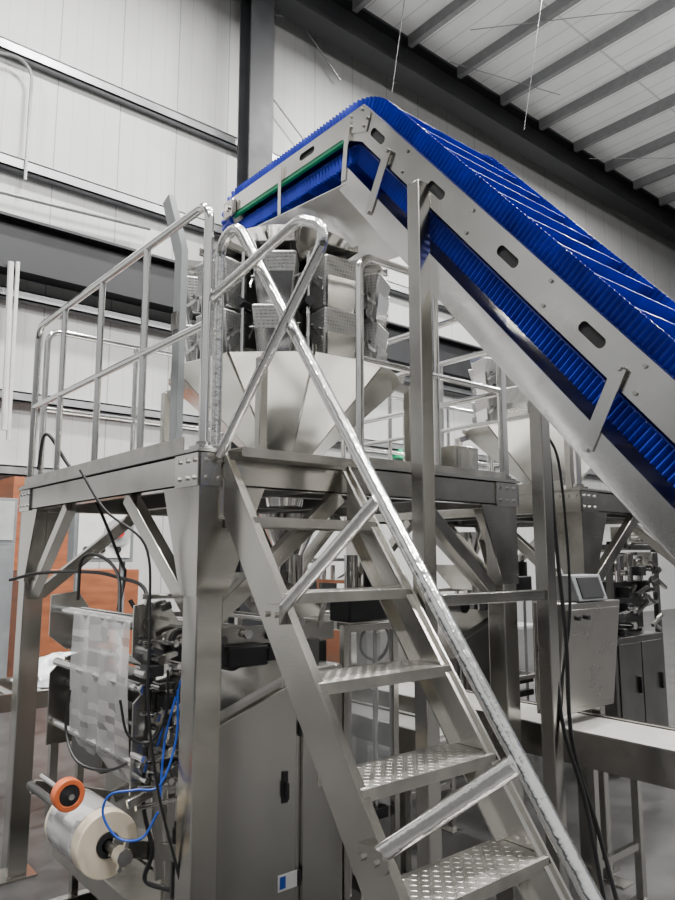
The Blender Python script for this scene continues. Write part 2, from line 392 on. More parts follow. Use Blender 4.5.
# ------------------------------------------------------------------ stairs
def make_stairs():
    root = thing('staircase', 'steep stainless staircase with chequered treads leading up to the platform', 'stairs', (.47,-1.7,0))
    S = 1.37; X0, X1 = .11, .80
    for x in (X0, X1):
        mb = MB()
        mb.prism([(-.025, 2.44), (-1.80, .0), (-1.60, 0), (-.025, 2.17)], 'x', x-.006, x+.006)
        sgn = 1 if x == X0 else -1
        for off in (2.445, 2.195):
            mb.bar((x+sgn*.02, -.03, off-.03*S), (x+sgn*.02, (-off+.01)/S, .01), .04, .008, up=(0, -S, 1))
        mb.build('stringer', STEEL, root)
    for k in range(0, 8):
        z = ZP-.297*k; yn = (z-2.47)/S-.005; dp = .225
        if k == 0: yn = -.14; dp = .115
        mb = MB()
        mb.box(X0+.01, X1-.01, yn, yn+dp, z-.005, z); mb.box(X0+.01, X1-.01, yn, yn+.004, z-.04, z-.005); mb.box(X0+.01, X1-.01, yn+dp-.004, yn+dp, z-.04, z-.005)
        st = .0262
        for a in range(int((X1-X0-.05)/st)):
            for b in range(int((dp-.02)/st)+1):
                cx = X0+.032+a*st; cy = yn+.015+b*st
                s = 1 if (a+b) % 2 else -1
                d = V((1, s, 0)).normalized(); p = V((-s, 1, 0)).normalized(); c = V((cx, cy, z))
                mb.add([c+d*.0115, c+p*.0028, c-d*.0115, c-p*.0028, c+V((0,0,.0011))+d*.005, c+V((0,0,.0011))-d*.005], [(0,1,4),(1,2,5,4),(2,3,5),(3,0,4,5)])
        mb.build('tread', TREAD, root)
    HX = .115; SH = 1.393; YH = .075
    hr = lambda y: 3.5625+SH*y
    MB().tube(fillet([(HX,YH,ZP+.001), (HX,YH,hr(YH)), (HX,-1.93,hr(-1.93)), (HX-.03,-1.75,.40), (HX-.03,-1.56,.25)], [.105,.12,.1], 10), .0245, 14).build('handrail', WRAP, root, label='plastic wrapped handrail tube')
    n = V((0,-SH,1)).normalized()
    def strut(a, r):
        k = (hr(a.y)-a.z)*n.z
        b = a+n*k
        s = MB().cyl(a, b, r, n=14).build('handrail_strut', WRAP, root)
        mb = MB(); mb.box(.07, X0-.007, a.y-.05, a.y+.05, a.z-.035, a.z+.035)
        for q in (-.03, .03): mb.cyl((.07, a.y+q, a.z), (.058, a.y+q, a.z), .012, n=6)
        mb.build('bracket', STEEL, s)
    strut(at(278, 614, x=.10), .0235); strut(at(376, 857, x=.10), .027)
    gx = .068
    g = [(gx, YH, 3.14), (gx, -.60, 3.27), (gx, -.79, 3.17), (gx, -.04, 2.42)]
    MB().tube(fillet(g, [.12, .075], 8), .0215, 14).build('guard_loop', WRAP, root, label='plastic wrapped tube loop at the stair top')
    return root
stairs = make_stairs()

# ------------------------------------------------------------------ inclined conveyor
CX0, CX1 = .90, 1.84
def bake(o, cutters):
    for c in cutters:
        m = o.modifiers.new('cut', 'BOOLEAN'); m.operation = 'DIFFERENCE'; m.object = c; m.solver = 'EXACT'
    dg = bpy.context.evaluated_depsgraph_get(); me = bpy.data.meshes.new_from_object(o.evaluated_get(dg))
    o.modifiers.clear(); o.data = me
    for p in me.polygons: p.use_smooth = False
    for c in cutters: bpy.data.objects.remove(c)
def make_conveyor():
    root = thing('incline_conveyor', 'inclined conveyor with deep blue cleated belt rising above the weigher', 'conveyor', ((CX0+CX1)/2, -1.6, 0))
    SL = 1.17; ZT = 4.39; YE = -3.05; YB = -.055; DEP = .15
    L2 = lambda y, z: V((0, y, z))
    nn = V((0, -SL, 1)).normalized()
    def line(off, y0=1.30):
        zz = ZT+off
        k = nn.dot(L2(YB, ZT))+off
        yb = (k-nn.z*zz)/nn.y
        return [L2(y0, zz), L2(yb, zz), L2(YE, (k-nn.y*YE)/nn.z)]
    d = V((0,-1,-SL)).normalized()
    for i, x in enumerate((CX0, CX1)):
        a = line(.0, 1.33); b = line(-DEP, 1.33)
        b[0].z = a[0].z-.115
        b1h = L2(b[1].y+.12, a[0].z-.12)
        pts = [(p.y, p.z) for p in (a[0], a[1], a[2], b[2], b[1]+V((0,-.05,-.05*SL)), b1h, b[0])]
        o = MB().prism(pts, 'x', x-.004, x+.004).build('side_plate', SATIN, root)
        cut = []
        c = line(-.075)
        hs = [(c[1]+d*t, d) for t in (.21, .82, 1.42, 1.98, 2.55, 3.15, 3.65)]+[(L2(.45, ZT-.056), V((0,1,0)))]
        for p, dd in hs:
            u = V((1,0,0)).cross(dd); q = []
            hl, hr_ = .05, .022
            for k in range(9): t = -math.pi/2+math.pi*k/8; q.append(p+dd*(hl+math.cos(t)*hr_)+u*math.sin(t)*hr_)
            for k in range(9): t = math.pi/2+math.pi*k/8; q.append(p+dd*(-hl+math.cos(t)*hr_)+u*math.sin(t)*hr_)
            cut.append(MB().prism([(v.y, v.z) for v in q], 'x', x-.03, x+.03).build('cutter', SATIN, root))
        bpy.context.view_layer.update()
        bake(o, cut)
        sg = 1 if i == 0 else -1
        l = line(-.077)
        MB().bar(l[1]+V((x+sg*.010,0,0)), l[2]+V((x+sg*.010,0,0)), .010, .12, up=(0,-SL,1)).build('slot_shade_strip', MATTE, root)  # added black backing, stands in for the shaded interior behind the slots
        MB().bar(l[0]+V((x+sg*.010,0,.02)), l[1]+V((x+sg*.010,0,.02)), .010, .10).build('slot_shade_strip', MATTE, root)
        l = line(.0)
        MB().bar(l[1]+V((x-sg*.012,-.02,-.02*SL)), l[2]+V((x-sg*.012,0,0)), .024, .005, up=(0,-SL,1)).build('top_flange', SATIN, root)
        for t in (.51, 1.12, 1.70, 2.25, 2.85):
            for oo in (-.03, -.12):
                p = line(oo)[1]+d*t; MB().cyl(p+V((x-sg*.004,0,0)), p+V((x-sg*.012,0,0)), .009, n=6).build('bolt', STEEL, o)
    carry = fillet(line(.0), .36, 14); ret = fillet(line(-.175), .12, 8)
    def resample(path, step):
        out = [path[0].copy()]; acc = 0
        for a, b in zip(path, path[1:]):
            L = (b-a).length
            if L < 1e-6: continue
            t = step-acc
            while t <= L:
                out.append(a+(b-a)*(t/L)); t += step
            acc = L-(t-step)
        return out
    def arc(a, b, side):
        c = (a+b)/2; r = (a-b).length/2; u = (a-c).normalized(); w = side.normalized()
        return [c+u*r*math.cos(t)+w*r*math.sin(t) for t in [math.pi*k/10 for k in range(1, 10)]]
    loop = [p.copy() for p in reversed(carry)]
    loop += arc(carry[0], ret[0], V((0,1,0))) + ret
    loop += arc(ret[-1], carry[-1], V((0,-1,-SL)))+[carry[-1].copy()]
    def normals(pts):
        out = []
        for i in range(len(pts)):
            dd = (pts[min(i+1, len(pts)-1)]-pts[max(i-1, 0)]).normalized()
            out.append(V((0, -dd.z, dd.y)))
        return out
    STP = .0058
    fine = resample(loop, STP); nf = normals(fine)
    sgn = 1 if nf[len(nf)//5].z > 0 else -1
    nf = [n*sgn for n in nf]
    bx0, bx1 = CX0+.034, CX1-.034
    mb = MB(); vs = []; fs = []
    pts = fine[::8]; nq = nf[::8]
    for p, n in zip(pts, nq):
        for x in (bx0, bx1):
            vs.append(V((x, p.y, p.z))); vs.append(V((x, p.y, p.z))-n*.006)
    for i in range(len(pts)-1):
        a = i*4; b = a+4
        fs += [(a, a+2, b+2, b), (a+1, b+1, b+3, a+3), (a, b, b+1, a+1), (a+2, a+3, b+3, b+2)]
    mb.add(vs, fs).build('belt', BLUED, root, label='blue belt sheet')
    for x in (bx0+.004, bx1-.004):
        vs = []; fs = []; H = .088
        for i, (p, n) in enumerate(zip(fine, nf)):
            w = math.sin(i*2*math.pi/5)*.0115
            for dx in (-.002, .002):
                vs.append(V((x+w+dx, p.y, p.z))); vs.append(V((x+w+dx, p.y, p.z))+n*H)
        for i in range(len(fine)-1):
            a = i*4; b = a+4
            fs += [(a, b, b+1, a+1), (a+2, a+3, b+3, b+2), (a+1, b+1, b+3, a+3), (a, a+2, b+2, b)]
        sw = MB().add(vs, fs).build('corrugated_sidewall', BLUE, root)
        for p in sw.data.polygons: p.use_smooth = False
    step = 40; k = 10; base = None
    while k < len(fine)-10:
        p = fine[k]; n = nf[k]
        if base is None:
            mb = MB(); x0, x1 = bx0+.018, bx1-.018
            mb.hexa([(x0, -.006, 0), (x1, -.006, 0), (x1, .006, 0), (x0, .006, 0)], [(x0, -.02, .078), (x1, -.02, .078), (x1, -.012, .078), (x0, -.012, .078)])
            me = bpy.data.meshes.new('cleat'); me.from_pydata(mb.v, [], mb.f); me.materials.append(BLUE); base = me
        o = bpy.data.objects.new('cleat', base); COL.objects.link(o); o.parent = root
        o.rotation_euler = (math.atan2(n.z, n.y)-math.pi/2, 0, 0)
        o.location = V((-root.location.x, p.y-root.location.y, p.z-root.location.z))
        k += step
    lo = line(-.35, .93)
    MB().bar(V(((CX0+CX1)/2,0,0))+lo[1], V(((CX0+CX1)/2,0,0))+lo[2], CX1-CX0+.02, .005, up=(0,-SL,1)).build('drip_tray', SHINY, root)
    for x in (CX0-.012, CX1+.012):
        mb = MB(); e = line(-.30); f = line(-.415); sg = -1 if x > 1.2 else 1
        mb.prism([(e[1].y, e[1].z), (e[2].y, e[2].z), (f[2].y, f[2].z), (f[1].y, f[1].z)], 'x', x-.003, x+.003)
        mb.bar(f[1]+V((x+.02*sg, 0, 0)), f[2]+V((x+.02*sg, 0, 0)), .05, .005, up=(0,-SL,1))
        mb.build('tray_rail', SHINY, root)
    mb = MB(); zt_ = lo[0].z+.01
    ym = .95
    # broad shiny sheet under the head, sloping gently up to the discharge end
    z0a, z1a = zt_-.06, zt_+.01
    mb.hexa([(CX0-.02,lo[1].y-.02,z0a-.004),(CX1+.02,lo[1].y-.02,z0a-.004),(CX1+.02,ym,z1a-.004),(CX0-.02,ym,z1a-.004)], [(CX0-.02,lo[1].y-.02,z0a),(CX1+.02,lo[1].y-.02,z0a),(CX1+.02,ym,z1a),(CX0-.02,ym,z1a)])
    mb.build('head_tray', TRAYB, root, label='shiny sheet under the conveyor head')
    for x in (CX0+.012, CX1-.012):
        MB().bar((x, 1.28, ZT-.128), (x, .10, ZT-.128), .024, .022).build('guide_strip', GREEN, root, label='green plastic guide strip')
    MB().cyl((CX0-.05, 1.28, ZT-.088), (CX1+.05, 1.28, ZT-.088), .022).build('head_shaft', BRIGHT, root)
    MB().cyl((CX0+.05, 1.28, ZT-.088), (CX1-.05, 1.28, ZT-.088), .076, n=24).build('head_drum', DSTEEL, root)
    for x in (CX0-.006, CX1+.006):
        s = -1 if x < 1.3 else 1
        MB().box(min(x, x+s*.03), max(x, x+s*.03), 1.22, 1.34, ZT-.15, ZT-.03).build('bearing_block', STEEL, root, bevel=.006)
    for x in (CX0-.02, CX1+.02):
        for t in (.36, 2.16, 3.25):
            c = line(-.09)[1]+d*t; e = line(-.38)[1]+d*(t-.02)
            mb = MB(); mb.bar(c+V((x,0,0)), e+V((x,0,0)), .006, .055, up=d)
            for q in (c, e): mb.cyl(q+V((x-.012,0,0)), q+V((x+.012,0,0)), .012, n=6)
            mb.build('tie_bracket', SATIN, root)
        MB().bar(V((x, .06, ZT-.05)), V((x, .10, ZT-.38)), .006, .035, up=(0,1,0)).build('tie_bracket', SATIN, root)
        MB().bar(V((x, .70, ZT-.03)), V((x, .70, ZT-.35)), .006, .03, up=(0,1,0)).build('tie_bracket', SATIN, root)
    for x in (CX0-.008, CX1+.008):
        c = L2(YB, ZT); mb = MB(); mb.prism([(c.y+.13, c.z-.006), (c.y-.0, c.z-.006), (c.y-.06, c.z-.006-.06*SL), (c.y-.02, c.z-.17), (c.y+.13, c.z-.115)], 'x', x-.003, x+.003)
        for q in ((.10,-.03), (.10,-.09), (.01,-.03), (-.03,-.10), (.0,-.13)): mb.cyl((x-.013, c.y+q[0], c.z+q[1]), (x+.013, c.y+q[0], c.z+q[1]), .009, n=6)
        mb.build('corner_cover', SATIN, root)
    PYY = -.475
    for x, top in ((CX0-.043, 3.74), (1.76, 3.36)):
        po = MB().box(x-.038, x+.038, PYY-.038, PYY+.038, .012, top).build('support_post', STEELV, root, bevel=.004)
        MB().box(x-.08 if x > 1 else x-.04, x+.08, PYY-.08, PYY+.08, 0, .012).build('foot_plate', STEEL, po)
    return root, line, PYY
conv, line_, PYY = make_conveyor()
MB().bar((CX0-.005, PYY, 1.80), (1.722, PYY, 1.80), .05, .05).build('crossbar', STEEL, conv, bevel=.003)
for x in (CX0, CX1): MB().box(x-.03, x+.03, -2.7, -2.64, 0, .92).build('tail_leg', STEELV, conv)
# ------------------------------------------------------------------ multihead weigher
WC = V((1.17, 1.02, 0))
def frust(mb, c, er, et, z1, z0, r1, t1, r0, t0, shift=0):
    A = lambda cc, r, t, z: [V((0,0,z))+cc-er*r-et*t, V((0,0,z))+cc+er*r-et*t, V((0,0,z))+cc+er*r+et*t, V((0,0,z))+cc-er*r+et*t]
    mb.hexa(A(c+er*shift, r0, t0, z0), A(c, r1, t1, z1)); return mb
def make_weigher():
    root = thing('multihead_weigher', 'near stainless multihead weigher with ring of dimpled buckets on the platform', 'weighing machine', (WC.x, WC.y, ZP))
    n = 10; a0 = math.radians(12); K = -.12
    O = V((0,0,K))
    for k in range(n):
        a = a0+2*math.pi*k/n; er = V((math.cos(a), math.sin(a), 0)); et = V((-math.sin(a), math.cos(a), 0))
        h = math.pi/n
        mb = MB()
        ro, ri = .73, .19
        zt, zb = 3.10, 2.60
        to, tin = ro*math.tan(h)*.96, ri*math.tan(h)*.96
        P = [WC+er*ri-et*tin+V((0,0,zb)), WC+er*ri+et*tin+V((0,0,zb)), WC+er*ro+et*to+V((0,0,zt)), WC+er*ro-et*to+V((0,0,zt))]
        n_ = (er*(zt-zb)-V((0,0,ro-ri))).normalized()*.004
        mb.hexa([p+n_ for p in P], [p-n_ for p in P])
        for s in (-1, 1):
            q0 = WC+er*ri+et*tin*s+V((0,0,zb)); q1 = WC+er*ro+et*to*s+V((0,0,zt))
            mb.hexa([q0-et*.002, q0+et*.002, q1+et*.002, q1-et*.002], [q0-et*.002+V((0,0,.03)), q0+et*.002+V((0,0,.03)), q1+et*.002+V((0,0,.04)), q1-et*.002+V((0,0,.04))])
        mb.build('discharge_chute', CONE, root)
        c = WC+er*.57+O
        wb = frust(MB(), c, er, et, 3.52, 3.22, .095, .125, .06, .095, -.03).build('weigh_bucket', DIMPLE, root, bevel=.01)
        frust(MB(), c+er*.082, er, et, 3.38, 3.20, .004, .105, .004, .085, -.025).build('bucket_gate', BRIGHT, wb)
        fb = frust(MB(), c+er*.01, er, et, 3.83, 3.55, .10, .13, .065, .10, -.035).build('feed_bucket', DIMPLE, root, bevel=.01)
        frust(MB(), c+er*.095, er, et, 3.71, 3.53, .004, .11, .004, .09, -.03).build('bucket_gate', BRIGHT, fb)
        for zz, bk in ((3.45, wb), (3.75, fb)):
            MB().cyl(c-er*.06-et*.14+V((0,0,zz)), c-er*.06+et*.14+V((0,0,zz)), .01, n=8).build('hinge_pin', DSTEEL, bk)
            MB().cyl(c+er*.04-et*.14+V((0,0,zz-.05)), c+er*.04+et*.14+V((0,0,zz-.05)), .008, n=8).build('hinge_pin', DSTEEL, bk)
            for s in (-1, 1): MB().bar(c-er*.06+et*.135*s+V((0,0,zz)), c+er*.08+et*.135*s+V((0,0,zz-.12)), .006, .018).build('gate_link', BRIGHT, bk)
        c2 = WC+er*.39+O
        frust(MB(), c2, er, et, 3.82, 3.34, .06, .08, .06, .08).build('actuator_housing', DSTEEL, root, bevel=.006)
        a2 = a+h; e2 = V((math.cos(a2), math.sin(a2), 0))
        MB().cyl(WC+e2*.61+V((0,0,3.20))+O, WC+e2*.61+V((0,0,3.86))+O, .011, n=8).build('spacer_rod', BRIGHT, root)
        MB().cyl(WC+e2*.48+V((0,0,3.55))+O, WC+e2*.66+V((0,0,3.55))+O, .028, n=12).build('actuator_arm', BLACK, root)
        pc = WC+er*.43+O
        mb = MB(); frust(mb, pc, er, et, 3.90, 3.893, .23, .115, .23, .085)
        for s in (-1, 1): frust(mb, pc+et*.105*s, er, et, 3.94, 3.893, .23, .004, .23, .004)
        mb.build('feed_pan', SATIN, root)
        frust(MB(), WC+er*.33+O, er, et, 3.89, 3.82, .05, .045, .05, .045).build('vibrator', BLACK, root)
    MB().cyl(WC+V((0,0,3.16)), WC+V((0,0,3.72)), .30, n=20).build('centre_body', STEEL, root)
    MB().cyl(WC+V((0,0,3.72)), WC+V((0,0,3.79)), .1, .14, n=20).build('vibrator_stem', DSTEEL, root)
    MB().cyl(WC+V((0,0,3.79)), WC+V((0,0,3.85)), .26, .02, n=32).build('top_cone', BRIGHT, root)
    f = MB().lathe(WC, [(.27,3.84),(.44,3.975),(.445,3.975),(.275,3.835)]).build('infeed_hopper', BRIGHT, root)
    for k in range(4):
        a = math.radians(45+90*k); e = V((math.cos(a), math.sin(a), 0))
        MB().bar(WC+e*.36+V((0,0,3.915)), WC+e*.52+V((0,0,3.70)), .02, .02).build('hopper_stay', STEEL, root)
    MB().cyl(WC+V((0,0,2.30)), WC+V((0,0,2.62)), .11, .20, n=24).build('collecting_funnel', BRIGHT, root)
    for sx in (-1, 1):
        for sy in (-1, 1):
            p = WC+V((sx*.56, sy*.56, 0))
            MB().bar(p+V((0,0,ZP)), p+V((0,0,3.05)), .05, .05, up=(0,1,0)).build('frame_leg', STEEL, root, bevel=.004)
            MB().bar(p+V((0,0,3.03)), WC+V((sx*.2, sy*.2, 3.20)), .04, .05).build('frame_arm', STEEL, root)
    return root
weigh = make_weigher()
t = thing('side_cover', 'grey bent sheet cover standing on the platform left of the weigher buckets', 'cover', (.27, .95, ZP))
MB().prism([(.72,ZP),(.80,ZP),(.80,3.62),(.98,4.02),(.90,4.05),(.72,3.66)], 'x', .25, .29).build('sheet', GREY, t, bevel=.003)
MB().box(.235, .25, .73, .79, 3.2, 3.3).build('clip', STEEL, t)
t = thing('junction_box', 'small stainless junction box on the deck right of the weigher', 'box', (1.97, .28, ZP))
MB().box(1.86, 2.08, .20, .35, ZP+.03, ZP+.22).build('body', STEEL, t, bevel=.006)
MB().box(1.88, 2.06, .194, .20, ZP+.05, ZP+.2).build('lid', SATIN, t)
MB().box(1.90, 2.04, .23, .32, ZP, ZP+.03).build('foot', DSTEEL, t)

# ------------------------------------------------------------------ vertical packing machine
def make_packer():
    root = thing('packing_machine', 'near stainless vertical bag packing machine standing under the platform', 'packing machine', (.8, .95, 0))
    Y0, Y1 = .36, 1.5
    mb = MB()
    for y in (Y0+.04, Y1-.04): mb.box(-.02, 1.5, y-.03, y+.03, .10, .18)
    for x in (.01, .5, 1.47): mb.box(x-.03, x+.03, Y0+.07, Y1-.07, .10, .18)
    mb.build('base_frame', STEEL, root, bevel=.004)
    for x in (.02, .75, 1.45):
        for y in (Y0+.04, Y1-.04): MB().cyl((x,y,0), (x,y,.10), .03, .02).build('levelling_foot', DSTEEL, root)
    cab = MB().prism([(.28,.19),(1.1,.19),(1.1,1.42),(.80,1.42),(.28,1.24)], 'y', Y0+.01, Y1).build('cabinet', STEELV, root, bevel=.005)
    MB().prism([(.262,1.235),(.80,1.422),(.80,1.445),(.262,1.258)], 'y', Y0-.02, Y1+.01).build('sloping_top', SATIN, cab)
    d = MB().prism([(.32,.24),(.78,.24),(.78,1.37),(.32,1.21)], 'y', Y0-.012, Y0+.008).build('door', STEELV, root, bevel=.004)
    mb = MB(); mb.box(.69, .725, Y0-.02, Y0-.0125, .80, .95); mb.box(.70, .715, Y0-.045, Y0-.02, .82, .90); mb.build('door_handle', BLACK, d, bevel=.003)
    for z in (.4, 1.1): MB().cyl((.80, Y0-.01, z), (.80, Y0-.01, z+.07), .012).build('hinge', BLACK, d)
    s0 = at(278, 876, y=Y0-.013); s1 = at(297, 886, y=Y0-.013)
    MB().box(s0.x, s1.x, Y0-.0135, Y0-.0125, s1.z, s0.z).build('sticker', WHITE, d, label='small white and blue sticker')
    MB().box(s0.x+.01, s0.x+.045, Y0-.0145, Y0-.0135, s1.z+.01, s0.z-.01).build('sticker_mark', HOSE, d)
    MB().box(.82, 1.08, Y0-.012, Y0+.008, .24, 1.40).build('side_panel', STEELV, root, bevel=.004)
    mb = MB()
    for x in (1.13, 1.5):
        for y in (Y0+.03, Y1-.03): mb.box(x-.02, x+.02, y-.02, y+.02, .18, 1.62)
    for z in (.75, 1.6):
        mb.box(1.15, 1.48, Y0+.01, Y0+.05, z-.02, z+.02); mb.box(1.15, 1.48, Y1-.05, Y1-.01, z-.02, z+.02); mb.box(1.48, 1.52, Y0+.05, Y1-.05, z-.02, z+.02)
    mb.build('guard_frame', STEEL, root, bevel=.003)
    MB().box(1.15, 1.48, Y0+.02, Y0+.026, .78, 1.57).build('guard_window', GLASS, root)
    MB().cyl((1.2,1.0,1.05), (1.2,1.0,2.0), .085, n=28).build('forming_tube', BRIGHT, root)
    MB().cyl((1.2,1.0,2.0), (1.2,1.0,2.25), .085, .2, n=28).build('infeed_funnel', BRIGHT, root)
    mb = MB(); mb.hexa([(1.05,.85,1.62),(1.35,.85,1.62),(1.35,1.15,1.62),(1.05,1.15,1.62)], [(.85,.72,1.9),(1.32,.84,1.76),(1.32,1.16,1.76),(.85,1.28,1.9)]); mb.build('forming_collar', SATIN, root, bevel=.01)
    for y in (.8, 1.2): MB().box(1.14, 1.3, y-.05, y+.05, 1.15, 1.5).build('pull_belt_unit', BLACK, root, bevel=.01)
    for z in (.55, .68): MB().box(1.16, 1.48, Y0+.06, Y0+.14, z, z+.06).build('jaw_bar', BLACK, root, bevel=.006)
    MB().cyl((1.22, Y0+.1, .2), (1.22, Y0+.1, 1.58), .016, n=12).build('guide_rod', BRIGHT, root)
    MB().cyl((1.42, Y0+.1, .2), (1.42, Y0+.1, 1.58), .016, n=12).build('guide_rod', BRIGHT, root)
    MB().box(1.16, 1.46, Y0+.02, Y0+.2, 1.63, 1.78).build('head_unit', BLACK, root, bevel=.012)
    MB().cyl((1.24, Y0+.1, 1.78), (1.24, Y0+.1, 2.0), .04, n=16).build('air_cylinder', BRIGHT, root)
    MB().cyl((1.38, Y0+.08, 1.78), (1.38, Y0+.08, 1.93), .05, n=16).build('motor', BLACK, root)
    for y in (Y0+.03, Y1-.03):
        MB().bar((-.08, y, 1.62), (1.05, y, 1.60), .012, .09).build('carriage_plate', STEEL, root, bevel=.002)
        MB().prism([(-.10,1.56),(-.10,1.78),(.05,1.80),(.12,1.70),(.24,1.68),(.24,1.50),(.0,1.48)], 'y', y-.018, y-.008).build('carriage_plate', SATIN, root, bevel=.002)
        MB().prism([(-.08,.98),(.06,.98),(.26,1.16),(.26,1.44),(.10,1.46),(-.0,1.44),(-.08,1.36)], 'y', y-.006, y+.006).build('roller_plate', STEEL, root, bevel=.002)
        MB().bar((.9, y, 1.43), (.9, y, 1.565), .06, .06, up=(0,1,0)).build('carriage_foot', DSTEEL, root)
        MB().bar((.12, y+.02, .18), (.12, y+.02, 1.56), .04, .04, up=(0,1,0)).build('rear_upright', STEEL, root, bevel=.003)
    rl = ((-.05,1.42,.022,BRIGHT), (-.04,1.70,.028,BRIGHT), (.05,1.50,.02,BRIGHT), (.16,1.66,.028,SATIN), (.2,1.45,.022,BRIGHT), (.34,1.60,.03,BLACK),
          (.48,1.62,.022,BRIGHT), (.64,1.60,.03,BRIGHT), (-.04,1.1,.022,BRIGHT), (.08,1.2,.028,BRIGHT), (.02,1.30,.018,DSTEEL), (.26,1.34,.018,BRIGHT), (.8,1.66,.02,BRIGHT))
    for x, z, r, m in rl:
        ro = MB().cyl((x, Y0+.045, z), (x, Y1-.045, z), r, n=20).build('roller', m, root)
        mb = MB(); mb.cyl((x, Y0-.012, z), (x, Y0+.045, z), .014, n=12); mb.cyl((x, Y0-.02, z), (x, Y0, z), .024, n=6); mb.build('roller_cap', DSTEEL if r > .025 else BRIGHT, ro)
    for x, z, w, h in ((-.02,1.50,.04,.025), (.13,1.56,.03,.035), (.28,1.56,.04,.03), (.20,1.28,.03,.05), (.05,1.36,.025,.03), (.62,1.52,.05,.03)):
        MB().box(x-w, x+w, Y0-.06, Y0+.02, z-h, z+h).build('sensor_block', BLACK, root, bevel=.006)
    rnd = random.Random(11)
    for k in range(44):
        x = rnd.uniform(-.07, .25); z = rnd.uniform(.98, 1.78)
        if k % 2: MB().cyl((x, Y0-.05-rnd.random()*.03, z), (x, Y0+.03, z), rnd.uniform(.008, .022), n=14).build('shaft_end', BRIGHT, root)
        else:
            w = rnd.uniform(.02, .06); h = rnd.uniform(.008, .022)
            MB().bar((x-w, Y0-.03, z-rnd.uniform(-.03, .03)), (x+w, Y0-.03, z), .02, h*2).build('mounting_bracket', SATIN if k % 4 else DSTEEL, root, bevel=.002)
    for k in range(7):
        z = 1.02+k*.1; MB().cyl((-.06+.02*(k % 3), Y0-.01, z), (.24, Y0-.01, z+.03*((k*7) % 5-2)), .007, n=10).build('tie_rod', BRIGHT, root)
    MB().ring((.13, Y0-.065, 1.40), (0,1,0), .035, .058, .018, 28).build('hand_wheel', BLACK, root)
    MB().cyl((.13, Y0-.07, 1.40), (.13, Y0, 1.40), .013, n=12).build('wheel_shaft', BRIGHT, root)
    MB().box(.35, .58, Y0-.05, Y0+.02, 1.47, 1.57).build('drive_cover', BLACK, root, bevel=.012)
    MB().cyl((.48, Y0+.12, 1.5), (.48, Y0+.34, 1.5), .07, n=24).build('motor', BLACK, root)
    MB().cyl((.18, Y0-.06, 1.12), (.18, Y0+.06, 1.12), .055, n=28).build('gear_wheel', DSTEEL, root)
    MB().cyl((.02, Y0-.05, 1.22), (.02, Y0-.0, 1.22), .04, n=28).build('gear_wheel', BRIGHT, root)
    MB().ring((.10, Y0-.055, 1.62), (0,1,0), .03, .05, .02, 28).build('hand_wheel', BLACK, root)
    MB().cyl((.10, Y0-.06, 1.62), (.10, Y0, 1.62), .012, n=10).build('wheel_shaft', BRIGHT, root)
    MB().box(.19, .27, Y0-.02, Y0+.09, .86, 1.04).build('printer_head', DSTEEL, root, bevel=.01)
    MB().box(.14, .27, Y0+.0, Y0+.12, .5, .8).build('valve_block', BLACK, root, bevel=.01)
    MB().box(-.02, .26, Y0+.5, Y0+.9, .95, 1.4).build('inner_cover', DSTEEL, root, bevel=.01)
    MB().cyl((.215, Y0-.03, .62), (.215, Y0-.03, .84), .022, n=16).build('air_cylinder', BRIGHT, root)
    MB().cyl((.215, Y0-.03, .84), (.215, Y0-.03, .95), .008, n=10).build('piston_rod', BRIGHT, root)
    MB().bar((.02, Y0+.005, 1.10), (.06, Y0+.005, .62), .014, .04, up=(1,0,0)).build('dancer_arm', STEEL, root)
    MB().cyl((-.06, Y0+.005, .93), (.26, Y0+.005, .93), .011, n=10).build('tie_rod', BRIGHT, root)
    MB().cyl((-.09, Y0-.04, 1.82), (1.0, Y0-.04, 1.80), .012, n=10).build('tie_rod', BRIGHT, root)
    for x in (-.06, .95): MB().bar((x, Y0-.04, 1.81), (x, Y0+.03, 1.62), .02, .02, up=(1,0,0)).build('rod_holder', STEEL, root)
    pts = [(.02,.96),(-.05,1.075),(-.065,1.12),(-.075,1.43),(-.07,1.70),(-.04,1.73),(.16,1.692)]
    vs = []; fs = []; NS = 12
    rr = random.Random(5)
    for i, (x, z) in enumerate(pts):
        for j in range(NS+1):
            t = j/NS; vs.append(V((x+(.012*math.sin(j*1.7+i)+rr.uniform(-.004,.004) if 0 < i < 5 else 0), (Y0+.10)*(1-t)+(Y1-.35)*t, z)))
        if i:
            for j in range(NS): a = (i-1)*(NS+1)+j; b = i*(NS+1)+j; fs.append((a, a+1, b+1, b))
    MB().add(vs, fs).build('film_web', PRINT, root, label='clear packaging film with white print running over the rollers')
    for y in (Y0+.02, Y1-.1): MB().bar((.27, y, .66), (-.16, y, .798), .02, .07).build('reel_arm', STEEL, root, bevel=.003)
    MB().cyl((-.16, Y0-.09, .798), (-.16, Y1-.06, .798), .02, n=16).build('reel_spindle', DSTEEL, root)
    mb = MB(); mb.cyl((-.16, Y0-.13, .798), (-.16, Y0-.07, .798), .034, n=8); mb.bar((-.178, Y0-.11, .745), (-.143, Y0-.11, .86), .016, .016, up=(0,1,0)); mb.build('spindle_knob', BRIGHT, root)
    mb = MB(); mb.box(-.03, .27, Y0+.08, Y1-.08, .42, .445); mb.box(-.03, -.02, Y0+.08, Y1-.08, .445, .52); mb.build('reel_tray', STEEL, root)
    return root
pack = make_packer()
